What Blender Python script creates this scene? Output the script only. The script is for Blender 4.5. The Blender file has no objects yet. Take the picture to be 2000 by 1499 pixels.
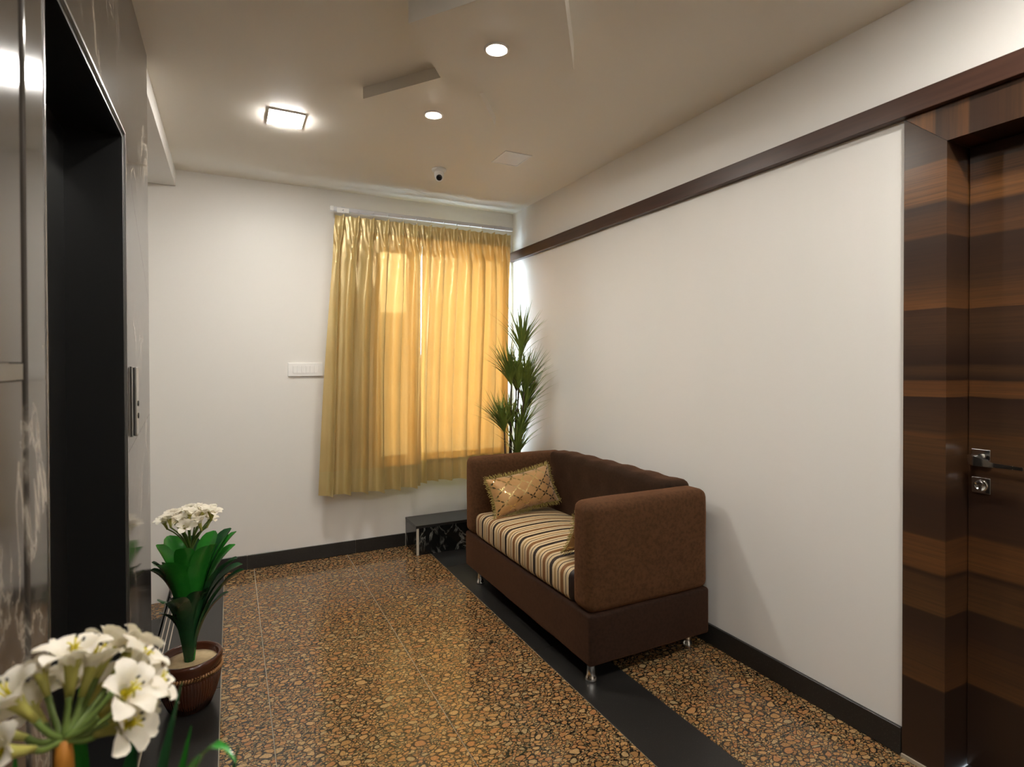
import bpy, bmesh, math, random
from mathutils import Vector, Matrix, noise
R = random.Random(7)
PI = math.pi
scene = bpy.context.scene
col = scene.collection

# ------------------------------------------------------------------ camera, world, exposure
XR, YB, ZC, XL = 2.062, 4.067, 2.573, -0.288      # right wall, back wall, ceiling, lift wall
cam_d = bpy.data.cameras.new('camera'); cam = bpy.data.objects.new('camera', cam_d); col.objects.link(cam)
yaw, pit, rol = 0.4672, 0.0093, -0.0025
fwd = Vector((math.sin(yaw)*math.cos(pit), math.cos(yaw)*math.cos(pit), -math.sin(pit)))
rgt = Vector((math.cos(yaw), -math.sin(yaw), 0)); upv = rgt.cross(fwd)
r2 = rgt*math.cos(rol)+upv*math.sin(rol); u2 = upv*math.cos(rol)-rgt*math.sin(rol)
cam.matrix_world = Matrix(((r2.x, u2.x, -fwd.x, 0), (r2.y, u2.y, -fwd.y, 0), (r2.z, u2.z, -fwd.z, 1.35), (0, 0, 0, 1)))
cam_d.sensor_width = 36; cam_d.lens = 1089.2/2000*36; cam_d.shift_y = -27.4/2000
cam_d.clip_start = 0.02
cam_d.dof.use_dof = True; cam_d.dof.focus_distance = 2.9; cam_d.dof.aperture_fstop = 4.0
scene.camera = cam

w = bpy.data.worlds.new('sky'); scene.world = w; w.use_nodes = True
bg = w.node_tree.nodes['Background']; bg.inputs[0].default_value = (0.80, 0.90, 1.0, 1); bg.inputs[1].default_value = 12.0
scene.view_settings.view_transform = 'Standard'; scene.view_settings.look = 'None'
scene.view_settings.exposure = 1.14; scene.view_settings.gamma = 1.0
scene.view_settings.use_curve_mapping = False
cy = scene.cycles
cy.max_bounces, cy.diffuse_bounces, cy.glossy_bounces, cy.transmission_bounces, cy.transparent_max_bounces = 8, 5, 4, 4, 8
cy.use_adaptive_sampling = True; cy.adaptive_threshold = 0.03
cy.caustics_reflective = False; cy.caustics_refractive = False
PANEL_E, SPOT_E = 120.0, 330.0

# daylight portal filling the window opening (guides sampling of the sky only)
WX0, WX1, WZ0, WZ1 = 0.95, 2.04, 0.62, 2.24
ld = bpy.data.lights.new('window_portal', 'AREA'); ld.shape = 'RECTANGLE'; ld.size = WX1-WX0; ld.size_y = WZ1-WZ0
ld.cycles.is_portal = True
lo = bpy.data.objects.new('window_portal', ld); col.objects.link(lo)
lo.location = ((WX0+WX1)/2, YB+0.16, (WZ0+WZ1)/2); lo.rotation_euler = (-PI/2, 0, 0)

# ------------------------------------------------------------------ helpers
def S(r, g, b, a=1.0):
    f = lambda c: (c/255/12.92) if c/255 <= 0.04045 else ((c/255+0.055)/1.055)**2.4
    return (f(r), f(g), f(b), a)

def tag(o, label=None, cat=None, group=None, kind=None):
    if label: o['label'] = label
    if cat: o['category'] = cat
    if group: o['group'] = group
    if kind: o['kind'] = kind
    return o

ORG = {}
def empty(name, loc=(0, 0, 0)):
    o = bpy.data.objects.new(name, None); o.empty_display_size = 0.05
    o.location = loc; col.objects.link(o); ORG[o.name] = Vector(loc)
    return o

def link(name, me, mat, parent=None, smooth=False, origin=None):
    """me holds world coordinates; the object's origin is moved to the parent's."""
    o = bpy.data.objects.new(name, me); col.objects.link(o)
    if mat is not None: me.materials.append(mat)
    org = Vector(origin) if origin is not None else (ORG[parent.name] if parent is not None else Vector((0, 0, 0)))
    if org.length > 0: me.transform(Matrix.Translation(-org))
    if parent is not None:
        o.parent = parent; o.location = org-ORG[parent.name]
    else: o.location = org
    ORG[o.name] = org
    if smooth:
        for p in me.polygons: p.use_smooth = True
    return o

def mesh(name, v, f, mat, parent=None, smooth=False, origin=None):
    me = bpy.data.meshes.new(name); me.from_pydata([tuple(a) for a in v], [], f); me.update()
    return link(name, me, mat, parent, smooth, origin)

def frombm(name, bm, mat, parent=None, smooth=False, origin=None):
    bmesh.ops.recalc_face_normals(bm, faces=bm.faces)
    me = bpy.data.meshes.new(name); bm.to_mesh(me); bm.free()
    return link(name, me, mat, parent, smooth, origin)

def bbox(bm, x0, x1, y0, y1, z0, z1, bev=0.0, seg=2):
    m = Matrix.Translation(((x0+x1)/2, (y0+y1)/2, (z0+z1)/2)) @ Matrix.Diagonal((abs(x1-x0), abs(y1-y0), abs(z1-z0), 1))
    r = bmesh.ops.create_cube(bm, size=1, matrix=m)
    if bev > 0:
        es = list({e for v in r['verts'] for e in v.link_edges})
        bmesh.ops.bevel(bm, geom=es, offset=bev, segments=seg, profile=0.5, affect='EDGES')

def box(name, x0, x1, y0, y1, z0, z1, mat, parent=None, bev=0.0, seg=2, smooth=False, origin=None):
    bm = bmesh.new(); bbox(bm, x0, x1, y0, y1, z0, z1, bev, seg)
    return frombm(name, bm, mat, parent, smooth, origin)

def boxes(name, lst, mat, parent=None, bev=0.0):
    bm = bmesh.new()
    for b in lst: bbox(bm, *b, bev=bev)
    return frombm(name, bm, mat, parent)

def lathe(prof, c, n=32, M=None):
    v, f = [], []
    for (r, z) in prof:
        for i in range(n):
            a = 2*PI*i/n; v.append(Vector((r*math.cos(a), r*math.sin(a), z)))
    for j in range(len(prof)-1):
        for i in range(n):
            k = (i+1) % n; f.append((j*n+i, j*n+k, (j+1)*n+k, (j+1)*n+i))
    f.append(tuple(range(n))[::-1]); f.append(tuple((len(prof)-1)*n+i for i in range(n)))
    if M is not None: v = [M @ p for p in v]
    return [p+Vector(c) for p in v], f

def tube(pts, rad, n=8):
    pts = [Vector(p) for p in pts]; v, f = [], []
    if not isinstance(rad, (list, tuple)): rad = [rad]*len(pts)
    ref = Vector((0.31, 0.2, 0.93)).normalized()
    for i, p in enumerate(pts):
        t = (pts[min(i+1, len(pts)-1)]-pts[max(i-1, 0)]).normalized()
        a = t.cross(ref)
        if a.length < 0.05: a = t.cross(Vector((1, 0, 0)))
        a.normalize(); b = t.cross(a)
        for k in range(n):
            an = 2*PI*k/n; v.append(p+(a*math.cos(an)+b*math.sin(an))*rad[i])
    m = len(pts)
    for i in range(m-1):
        for k in range(n):
            q = (k+1) % n; f.append((i*n+k, i*n+q, (i+1)*n+q, (i+1)*n+k))
    f.append(tuple(range(n))[::-1]); f.append(tuple((m-1)*n+k for k in range(n)))
    return v, f

def merge(parts):
    v, f = [], []
    for a, b in parts:
        o = len(v); v += list(a); f += [tuple(i+o for i in q) for q in b]
    return v, f

def blade(path, widths, side_hint=None, fold=0.25, across=2, roll=0.0):
    """leaf strip along a path; cross-section is a shallow V/U with `across` cells per half."""
    pts = [Vector(p) for p in path]; v, f = [], []; n = 2*across+1
    for i, p in enumerate(pts):
        t = (pts[min(i+1, len(pts)-1)]-pts[max(i-1, 0)]).normalized()
        s = t.cross(side_hint if side_hint is not None else Vector((0, 0, 1)))
        if s.length < 1e-3: s = t.cross(Vector((1, 0, 0)))
        s.normalize(); nn = s.cross(t).normalized()
        for k in range(n):
            q = (k-across)/across
            v.append(p + s*(q*widths[i]) + nn*(abs(q)**1.5*fold*widths[i]))
    for i in range(len(pts)-1):
        for k in range(n-1):
            f.append((i*n+k, i*n+k+1, (i+1)*n+k+1, (i+1)*n+k))
    return v, f

def bez(p0, p1, p2, n):
    p0, p1, p2 = Vector(p0), Vector(p1), Vector(p2)
    return [p0*(1-t)**2+p1*2*t*(1-t)+p2*t*t for t in [i/(n-1) for i in range(n)]]

# ------------------------------------------------------------------ materials
class NT:
    def __init__(s, name):
        s.m = bpy.data.materials.new(name); s.m.use_nodes = True
        s.t = s.m.node_tree; s.t.nodes.clear()
        s.out = s.n('ShaderNodeOutputMaterial')
    def n(s, typ, **kw):
        nd = s.t.nodes.new(typ)
        for k, v in kw.items(): setattr(nd, k, v)
        return nd
    def l(s, a, b): s.t.links.new(a, b)
    def val(s, sock, v):
        if isinstance(v, bpy.types.NodeSocket): s.l(v, sock)
        else: sock.default_value = v
    def math(s, op, a, b=None, c=None, clamp=False):
        nd = s.n('ShaderNodeMath', operation=op); nd.use_clamp = clamp
        s.val(nd.inputs[0], a)
        if b is not None: s.val(nd.inputs[1], b)
        if c is not None: s.val(nd.inputs[2], c)
        return nd.outputs[0]
    def mix(s, fac, a, b, blend='MIX'):
        nd = s.n('ShaderNodeMix', data_type='RGBA', blend_type=blend)
        s.val(nd.inputs[0], fac); s.val(nd.inputs[6], a); s.val(nd.inputs[7], b)
        return nd.outputs[2]
    def ramp(s, fac, stops, interp='LINEAR'):
        nd = s.n('ShaderNodeValToRGB'); cr = nd.color_ramp; cr.interpolation = interp
        while len(cr.elements) < len(stops): cr.elements.new(0.5)
        for e, (p, c) in zip(cr.elements, stops): e.position = p
        for e, (p, c) in zip(cr.elements, stops): e.color = c if not isinstance(c, (int, float)) else (c, c, c, 1)
        s.val(nd.inputs[0], fac); return nd.outputs[0]
    def pos(s): return s.n('ShaderNodeNewGeometry').outputs['Position']
    def obj(s): return s.n('ShaderNodeTexCoord').outputs['Object']
    def uv(s): return s.n('ShaderNodeTexCoord').outputs['UV']
    def mapping(s, vec, scale=(1, 1, 1), rot=(0, 0, 0), loc=(0, 0, 0)):
        nd = s.n('ShaderNodeMapping'); s.l(vec, nd.inputs[0])
        nd.inputs['Scale'].default_value = scale; nd.inputs['Rotation'].default_value = rot; s.val(nd.inputs['Location'], loc)
        return nd.outputs[0]
    def noise(s, vec, scale, detail=3, rough=0.5, dist=0.0):
        nd = s.n('ShaderNodeTexNoise'); s.l(vec, nd.inputs['Vector'])
        nd.inputs['Scale'].default_value = scale; nd.inputs['Detail'].default_value = detail
        nd.inputs['Roughness'].default_value = rough; nd.inputs['Distortion'].default_value = dist
        return nd
    def vor(s, vec, scale, feature='F1', rand=1.0, dim='2D'):
        nd = s.n('ShaderNodeTexVoronoi', feature=feature, voronoi_dimensions=dim); s.l(vec, nd.inputs['Vector'])
        nd.inputs['Scale'].default_value = scale; nd.inputs['Randomness'].default_value = rand
        return nd
    def sep(s, vec):
        nd = s.n('ShaderNodeSeparateXYZ'); s.l(vec, nd.inputs[0]); return nd.outputs
    def bump(s, h, strength=0.2, dist=0.01):
        nd = s.n('ShaderNodeBump'); nd.inputs['Strength'].default_value = strength; nd.inputs['Distance'].default_value = dist
        s.val(nd.inputs['Height'], h); return nd.outputs[0]
    def pbr(s, color, rough=0.5, metal=0.0, normal=None, **kw):
        b = s.n('ShaderNodeBsdfPrincipled')
        s.val(b.inputs['Base Color'], color); s.val(b.inputs['Roughness'], rough); s.val(b.inputs['Metallic'], metal)
        if normal is not None: s.l(normal, b.inputs['Normal'])
        for k, v in kw.items(): s.val(b.inputs[k.replace('_', ' ')], v)
        return b.outputs[0]
    def done(s, sh): s.l(sh, s.out.inputs[0]); return s.m

def plain(name, c, rough=0.5, metal=0.0, var=0.06, vscale=12, **kw):
    t = NT(name); nz = t.noise(t.pos(), vscale, 3).outputs[0]
    c2 = tuple(x*(1-var*2) for x in c[:3])+(1,)
    colr = t.mix(nz, c2, c)
    return t.done(t.pbr(colr, rough, metal, **kw))

def m_paint(name, c, rough):
    t = NT(name); p = t.pos()
    n1 = t.noise(p, 1.3, 4).outputs[0]; n2 = t.noise(p, 160, 2).outputs[0]
    colr = t.mix(n1, tuple(x*0.965 for x in c[:3])+(1,), c)
    return t.done(t.pbr(colr, rough, normal=t.bump(n2, 0.03, 0.002)))

def m_granite():
    t = NT('brown_granite'); rnd = t.n('ShaderNodeObjectInfo').outputs['Random']
    p = t.pos(); off = t.n('ShaderNodeCombineXYZ'); t.l(t.math('MULTIPLY', rnd, 37.0), off.inputs[0]); t.l(t.math('MULTIPLY', rnd, 91.0), off.inputs[1])
    add = t.n('ShaderNodeVectorMath', operation='ADD'); t.l(p, add.inputs[0]); t.l(off.outputs[0], add.inputs[1])
    q = t.mapping(add.outputs[0], scale=(1.0, 1.4, 1.0), rot=(0, 0, 0.5))
    def warp(vec, freq, amt):
        nz = t.noise(vec, freq, 2); nv = t.n('ShaderNodeVectorMath', operation='SUBTRACT'); t.l(nz.outputs['Color'], nv.inputs[0]); nv.inputs[1].default_value = (.5, .5, .5)
        sc = t.n('ShaderNodeVectorMath', operation='SCALE'); t.l(nv.outputs[0], sc.inputs[0]); sc.inputs['Scale'].default_value = amt
        ad = t.n('ShaderNodeVectorMath', operation='ADD'); t.l(vec, ad.inputs[0]); t.l(sc.outputs[0], ad.inputs[1]); return ad.outputs[0]
    q2 = warp(warp(q, 14, 0.050), 55, 0.007)
    fine = t.noise(q, 190, 3, 0.6).outputs[0]
    cols = [(0.0, S(134, 99, 61)), (0.25, S(178, 138, 86)), (0.5, S(168, 117, 74)), (0.75, S(192, 155, 104)), (1.0, S(160, 143, 106))]
    fl = t.noise(q2, 80, 3, .6).outputs[0]
    c = t.mix(t.ramp(fl, [(0.46, 0.0), (0.58, 0.8)]), S(28, 26, 23), S(132, 114, 80))
    def layer(c, scale, rmin, keep, e0, e1):
        v = t.vor(q2, scale, 'F1', 0.9); e = t.vor(q2, scale, 'DISTANCE_TO_EDGE', 0.9); h = t.sep(v.outputs['Color'])
        rad = t.math('MULTIPLY_ADD', h[2], 0.16, rmin)
        blob = t.math('SUBTRACT', rad, v.outputs['Distance']); lim = t.math('MINIMUM', blob, t.math('SUBTRACT', e.outputs[0], e0))
        m = t.math('MULTIPLY', t.ramp(lim, [(0.0, 0.0), (e1, 1.0)]), t.math('GREATER_THAN', h[0], 1-keep))
        halo = t.math('MULTIPLY', t.ramp(t.math('ADD', lim, 0.13), [(0.0, 0.0), (0.05, 1.0)]), t.math('GREATER_THAN', h[0], 1-keep))
        cc = t.ramp(h[1], cols); cc = t.mix(t.ramp(fine, [(0.36, 0.0), (0.66, 0.75)]), cc, S(112, 80, 50))
        c = t.mix(t.math('MULTIPLY', halo, .85), c, S(30, 27, 24))
        return t.mix(m, c, cc)
    for sc_, rm, kp in ((95, .30, .60), (62, .28, .55), (44, .26, .54), (32, .26, .50), (24, .25, .42), (17, .20, .22)): c = layer(c, sc_, rm, kp, 0.03, 0.03)
    return t.done(t.pbr(c, 0.13, normal=t.bump(fine, 0.02, 0.001), Specular_IOR_Level=0.5))

def m_blackgranite():
    t = NT('black_granite'); p = t.pos(); f = t.noise(p, 260, 2).outputs[0]; n = t.noise(p, 6, 4).outputs[0]
    c = t.mix(t.ramp(f, [(0.62, 0.0), (0.75, 0.8)]), t.mix(n, S(28, 27, 26), S(44, 42, 40)), S(88, 84, 80))
    return t.done(t.pbr(c, t.math('MULTIPLY_ADD', n, 0.12, 0.26)))

def m_marble(name, dark, light, vein, vs=1.0, rough=0.12):
    t = NT(name); p = t.pos()
    n = t.noise(p, 4*vs, 5, 0.6); base = t.mix(n.outputs[0], dark, light)
    q = t.mapping(p, scale=(1, 1, .55), rot=(0.4, 0.3, 0.2))
    d = t.noise(q, 3.2*vs, 6, 0.6, 1.2).outputs[0]
    v1 = t.ramp(t.math('ABSOLUTE', t.math('SUBTRACT', d, .5)), [(0.0, 1.0), (0.012, 0.35), (0.04, 0.0)])
    gate = t.ramp(t.noise(p, 2.2*vs, 2).outputs[0], [(0.42, 0.0), (0.62, 1.0)])
    c = t.mix(t.math('MULTIPLY', v1, gate), base, vein)
    fl = t.ramp(t.noise(p, 60, 4, .7).outputs[0], [(0.66, 0.0), (0.74, 0.6)])
    c = t.mix(t.math('MULTIPLY', fl, gate), c, vein)
    return t.done(t.pbr(c, rough, Specular_IOR_Level=0.5))

WOOD_BANDS = [  # z, colour : stacked horizontal veneer strips, each fading along its height
    (0.000, (62, 42, 31)), (0.120, (54, 37, 28)), (0.284, (48, 33, 26)), (0.288, (97, 64, 37)), (0.380, (82, 55, 34)), (0.450, (62, 42, 31)), (0.525, (52, 36, 27)), (0.529, (94, 63, 37)), (0.640, (78, 53, 34)), (0.655, (43, 30, 23)), (0.668, (110, 71, 39)), (0.772, (101, 65, 37)), (0.778, (65, 44, 31)), (0.900, (56, 38, 29)), (0.945, (73, 50, 34)), (1.000, (82, 56, 36)), (1.100, (92, 62, 37)), (1.116, (105, 68, 39)), (1.122, (78, 54, 36)), (1.200, (65, 44, 32)), (1.236, (52, 36, 28)), (1.240, (114, 74, 41)), (1.288, (105, 67, 38)), (1.294, (50, 35, 27)), (1.330, (80, 55, 35)), (1.348, (52, 36, 28)), (1.410, (67, 46, 33)), (1.415, (75, 52, 36)), (1.500, (80, 55, 37)), (1.528, (65, 44, 32)), (1.533, (118, 77, 43)), (1.580, (97, 64, 38)), (1.630, (73, 50, 34)), (1.700, (62, 42, 31)), (1.764, (58, 40, 30)), (1.770, (101, 67, 41)), (1.840, (77, 52, 35)), (1.870, (54, 37, 28)), (1.884, (125, 83, 45)), (1.990, (116, 75, 41)), (2.004, (112, 73, 40)), (2.008, (71, 49, 34)), (2.100, (63, 44, 31)), (2.200, (69, 48, 33))]
def m_wood(name, axis='z'):
    t = NT(name); s = t.sep(t.pos())
    nzv = t.noise(t.pos(), 3.0, 2).outputs[0]
    z = t.math('ADD', s[2] if axis == 'z' else t.math('MULTIPLY_ADD', s[1], 1.15, 0.72), t.math('MULTIPLY', t.math('SUBTRACT', nzv, .5), 0.015))
    def piece(lo, hi):
        pts = [b for b in WOOD_BANDS if lo <= b[0] <= hi]
        return t.ramp(t.math('DIVIDE', t.math('SUBTRACT', z, lo), hi-lo), [((a-lo)/(hi-lo), S(*c)) for a, c in pts])
    c = t.mix(t.math('GREATER_THAN', z, 1.0), piece(0.0, 1.0), piece(1.0, 1.53))
    c = t.mix(t.math('GREATER_THAN', z, 1.53), c, piece(1.53, 2.2))
    g = t.mapping(t.pos(), scale=(3, 3, 150) if axis == 'z' else (150, 150, 3))
    gr = t.noise(g, 1.0, 5, 0.65, 0.4).outputs[0]; c = t.mix(0.20, c, S(22, 15, 11))
    c = t.mix(t.math('MULTIPLY', t.ramp(gr, [(0.35, 1.0), (0.6, 0.0)]), 0.55), c, S(46, 33, 25))
    return t.done(t.pbr(c, 0.30, normal=t.bump(gr, 0.04, 0.001)))

def m_darkwood():
    t = NT('dark_walnut_trim'); g = t.noise(t.mapping(t.pos(), scale=(60, 3, 60)), 1, 4).outputs[0]
    return t.done(t.pbr(t.mix(g, S(48, 30, 24), S(82, 56, 45)), 0.33))

def m_velvet(name, c1, c2):
    t = NT(name); p = t.pos(); n = t.noise(p, 9, 5, .65).outputs[0]; n2 = t.noise(p, 70, 3, .6).outputs[0]; f = t.noise(p, 700, 2).outputs[0]
    c = t.mix(n, c1, c2); c = t.mix(t.ramp(n2, [(0.32, 0.6), (0.58, 0.0)]), c, tuple(x*.55 for x in c1[:3])+(1,))
    return t.done(t.pbr(c, 0.85, normal=t.bump(f, 0.25, 0.002), Sheen_Weight=0.35, Sheen_Roughness=0.45, Sheen_Tint=S(190, 130, 90), Specular_IOR_Level=0.15))

def m_stripe():
    t = NT('striped_upholstery'); s = t.sep(t.pos())
    fr = t.math('FRACT', t.math('MULTIPLY', s[1], 1/0.158))
    CR, DK, TN, GO = S(206, 184, 146), S(36, 22, 17), S(128, 86, 46), S(158, 126, 76)
    c = t.ramp(fr, [(0, DK), (.15, CR), (.26, DK), (.295, CR), (.40, TN), (.56, CR), (.66, DK), (.70, CR), (.80, GO), (.88, CR)], 'CONSTANT')
    f = t.noise(t.mapping(t.pos(), scale=(300, 900, 300)), 1, 2).outputs[0]
    return t.done(t.pbr(c, 0.55, normal=t.bump(f, 0.15, 0.001)))

def m_curtain(name, trans):
    t = NT(name); p = t.pos()
    w1 = t.noise(t.mapping(p, scale=(30, 30, 9), rot=(0, .5, 0)), 1, 4, .55, .6).outputs[0]
    fine = t.noise(t.mapping(p, scale=(500, 500, 60)), 1, 2).outputs[0]
    nb = t.bump(t.math('MULTIPLY_ADD', fine, .08, w1), 0.30, 0.012)
    c = t.mix(t.noise(p, 4, 2).outputs[0], S(192, 172, 116), S(210, 191, 136))
    b = t.pbr(c, 0.30, 0.38, normal=nb, Specular_IOR_Level=0.9)
    tr = t.n('ShaderNodeBsdfTranslucent'); tr.inputs[0].default_value = (0.95, 0.36, 0.06, 1)
    mx = t.n('ShaderNodeMixShader'); mx.inputs[0].default_value = trans
    t.l(b, mx.inputs[1]); t.l(tr.outputs[0], mx.inputs[2])
    tp = t.n('ShaderNodeBsdfTransparent'); tp.inputs[0].default_value = (1.0, 0.62, 0.22, 1)
    m2 = t.n('ShaderNodeMixShader'); m2.inputs[0].default_value = trans*0.27; t.l(mx.outputs[0], m2.inputs[1]); t.l(tp.outputs[0], m2.inputs[2])
    return t.done(m2.outputs[0])

def m_pillow():
    t = NT('gold_foil_cushion'); u = t.sep(t.uv())
    # ogee lattice of foil leaf shapes on tan satin: warp two diagonal line families
    U = t.math('MULTIPLY', u[0], 4.6); V = t.math('MULTIPLY_ADD', u[1], 3.0, t.math('MULTIPLY', t.noise(t.pos(), 9, 2).outputs[0], .35))
    a = t.math('ADD', U, V); b = t.math('SUBTRACT', U, V)
    da = t.math('ABSOLUTE', t.math('SUBTRACT', t.math('FRACT', a), .5)); db = t.math('ABSOLUTE', t.math('SUBTRACT', t.math('FRACT', b), .5))
    # leaf width swells half-way along each lattice edge
    wa = t.math('MULTIPLY', t.math('SINE', t.math('MULTIPLY', t.math('FRACT', t.math('ADD', b, .5)), 2*PI)), 0.085)
    wb = t.math('MULTIPLY', t.math('SINE', t.math('MULTIPLY', t.math('FRACT', t.math('ADD', a, .5)), 2*PI)), 0.085)
    ma = t.math('LESS_THAN', da, t.math('ABSOLUTE', wa)); mb = t.math('LESS_THAN', db, t.math('ABSOLUTE', wb))
    m = t.math('MAXIMUM', ma, mb)
    sat = t.mix(t.noise(t.pos(), 14, 2).outputs[0], S(168, 122, 70), S(190, 148, 92))
    c = t.mix(m, sat, S(206, 178, 120))
    w1 = t.noise(t.pos(), 40, 3).outputs[0]
    return t.done(t.pbr(c, t.math('MULTIPLY_ADD', m, -0.30, 0.46), t.math('MULTIPLY_ADD', m, 0.85, 0.1), normal=t.bump(w1, 0.25, 0.01), Sheen_Weight=0.3))

def m_leaf(name, c1, c2, rough=0.35, scale=20, trans=0.12):
    t = NT(name); p = t.pos(); n = t.noise(p, scale, 3).outputs[0]
    g = t.noise(t.mapping(p, scale=(120, 120, 6)), 1, 2).outputs[0]
    c = t.mix(n, c1, c2); c = t.mix(t.math('MULTIPLY', g, .35), c, tuple(x*.5 for x in c1[:3])+(1,))
    b = t.pbr(c, rough); tr = t.n('ShaderNodeBsdfTranslucent'); t.l(c, tr.inputs[0])
    mx = t.n('ShaderNodeMixShader'); mx.inputs[0].default_value = trans; t.l(b, mx.inputs[1]); t.l(tr.outputs[0], mx.inputs[2])
    return t.done(mx.outputs[0])

def m_petal():
    t = NT('white_petal'); n = t.noise(t.pos(), 60, 3).outputs[0]
    b = t.pbr(t.mix(n, S(226, 216, 196), S(248, 243, 232)), 0.6); tr = t.n('ShaderNodeBsdfTranslucent'); tr.inputs[0].default_value = S(245, 240, 215)
    mx = t.n('ShaderNodeMixShader'); mx.inputs[0].default_value = 0.25; t.l(b, mx.inputs[1]); t.l(tr.outputs[0], mx.inputs[2])
    return t.done(mx.outputs[0])

def m_emit(name, c, e):
    t = NT(name); em = t.n('ShaderNodeEmission'); em.inputs[0].default_value = c; em.inputs[1].default_value = e
    return t.done(em.outputs[0])

def m_frosted():
    t = NT('frosted_glass'); tr = t.n('ShaderNodeBsdfTranslucent'); tr.inputs[0].default_value = (.86, .9, .92, 1)
    b = t.pbr((.8, .85, .88, 1), .25); mx = t.n('ShaderNodeMixShader'); mx.inputs[0].default_value = .85
    t.l(b, mx.inputs[1]); t.l(tr.outputs[0], mx.inputs[2]); return t.done(mx.outputs[0])

def m_glass():
    t = NT('window_glass'); tr = t.n('ShaderNodeBsdfTransparent'); tr.inputs[0].default_value = (.93, .96, .95, 1)
    gl = t.n('ShaderNodeBsdfGlossy'); gl.inputs['Roughness'].default_value = 0.02
    fr = t.n('ShaderNodeFresnel'); fr.inputs[0].default_value = 1.45
    mx = t.n('ShaderNodeMixShader'); t.l(fr.outputs[0], mx.inputs[0]); t.l(tr.outputs[0], mx.inputs[1]); t.l(gl.outputs[0], mx.inputs[2])
    return t.done(mx.outputs[0])

M = dict(
    wall=m_paint('warm_white_wall_paint', (0.81, 0.785, 0.745, 1), 0.45),
    ceil=m_paint('ceiling_paint', (0.83, 0.785, 0.70, 1), 0.6),
    granite=m_granite(), black=m_blackgranite(),
    grout=plain('grout', S(168, 156, 136), 0.9),
    groove=plain('pale_groove_filler', S(206, 196, 178), 0.7),
    lift=m_marble('dark_lift_marble', S(46, 41, 37), S(72, 66, 60), S(176, 166, 152)),
    stepm=m_marble('black_veined_marble', S(16, 16, 15), S(30, 30, 29), S(150, 148, 140), 2.4, 0.1),
    wood=m_wood('banded_walnut_veneer'), woodx=m_wood('banded_walnut_veneer_header', 'y'), trim=m_darkwood(),
    chrome=plain('polished_chrome', (0.82, 0.81, 0.79, 1), 0.10, 1.0, 0.02), steel=plain('brushed_steel', (0.52, 0.51, 0.49, 1), 0.28, 1.0, 0.05),
    blackm=plain('black_lift_enamel', (0.008, 0.008, 0.008, 1), 0.32, 0.0), dullgrey=plain('dull_grey', (0.20, 0.195, 0.185, 1), 0.45, 0.6), rubber=plain('black_plastic', (0.02, 0.02, 0.02, 1), 0.4),
    arm=m_velvet('brown_suede', S(70, 46, 28), S(90, 61, 39)), base=m_velvet('dark_brown_suede', S(38, 26, 20), S(54, 37, 28)), back=m_velvet('deep_brown_suede', S(38, 26, 18), S(52, 36, 25)),
    stripe=m_stripe(), curtain=m_curtain('gold_satin_curtain', 0.11), hem=m_curtain('gold_satin_double_layer', 0.025),
    pillow=m_pillow(), fringe=plain('olive_gold_fringe', S(190, 170, 96), 0.5, 0.2, 0.25, 90),
    white=plain('white_plastic', (0.88, 0.87, 0.85, 1), 0.35, 0, 0.02), alu=plain('white_aluminium', (0.66, 0.66, 0.68, 1), 0.35, 0.2, 0.03),
    glass=m_glass(), frost=m_frosted(), render=m_paint('grey_render', (.42, .40, .37, 1), .9), lens=plain('camera_lens', (0.01, 0.01, 0.012, 1), 0.08),
    led=m_emit('led_diffuser', (1.0, 0.96, 0.90, 1), PANEL_E), spot=m_emit('spot_lens', (1.0, 0.93, 0.82, 1), SPOT_E),
    off=plain('unlit_diffuser', (0.82, 0.80, 0.78, 1), 0.4, 0, 0.01), purple=m_emit('violet_reflection', (0.35, 0.18, 1.0, 1), 2.5),  # violet emission serves the painted reflection of the lift display
    pot=plain('glazed_brown_ceramic', S(84, 44, 26), 0.22, 0, 0.3, 14), potband=plain('tan_rope_band', S(158, 112, 66), 0.4, 0, 0.15, 60),
    soil=plain('pale_foam_filler', S(206, 182, 140), 0.9, 0, 0.2, 45),
    leaf=m_leaf('glossy_clivia_leaf', S(32, 116, 38), S(58, 154, 50), 0.26), leafd=m_leaf('dark_clivia_leaf', S(28, 66, 40), S(46, 96, 54), 0.24),
    grass=m_leaf('dracaena_leaf', S(62, 98, 38), S(168, 180, 88), 0.4, 9), bark=plain('grey_brown_stem', S(78, 58, 44), 0.8, 0, 0.3, 60),
    petal=m_petal(), throat=m_leaf('green_yellow_throat', S(176, 172, 84), S(206, 200, 110), 0.6, 30, 0.2), stamen=plain('yellow_stamen', S(214, 200, 40), 0.6),
    anther=plain('dark_anther', S(44, 40, 36), 0.7), stalk=m_leaf('green_flower_stalk', S(92, 118, 52), S(128, 146, 72), 0.5, 30, 0.1), orange=plain('orange_peduncle', S(196, 128, 40), 0.6, 0, 0.15, 30),
)

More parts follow.
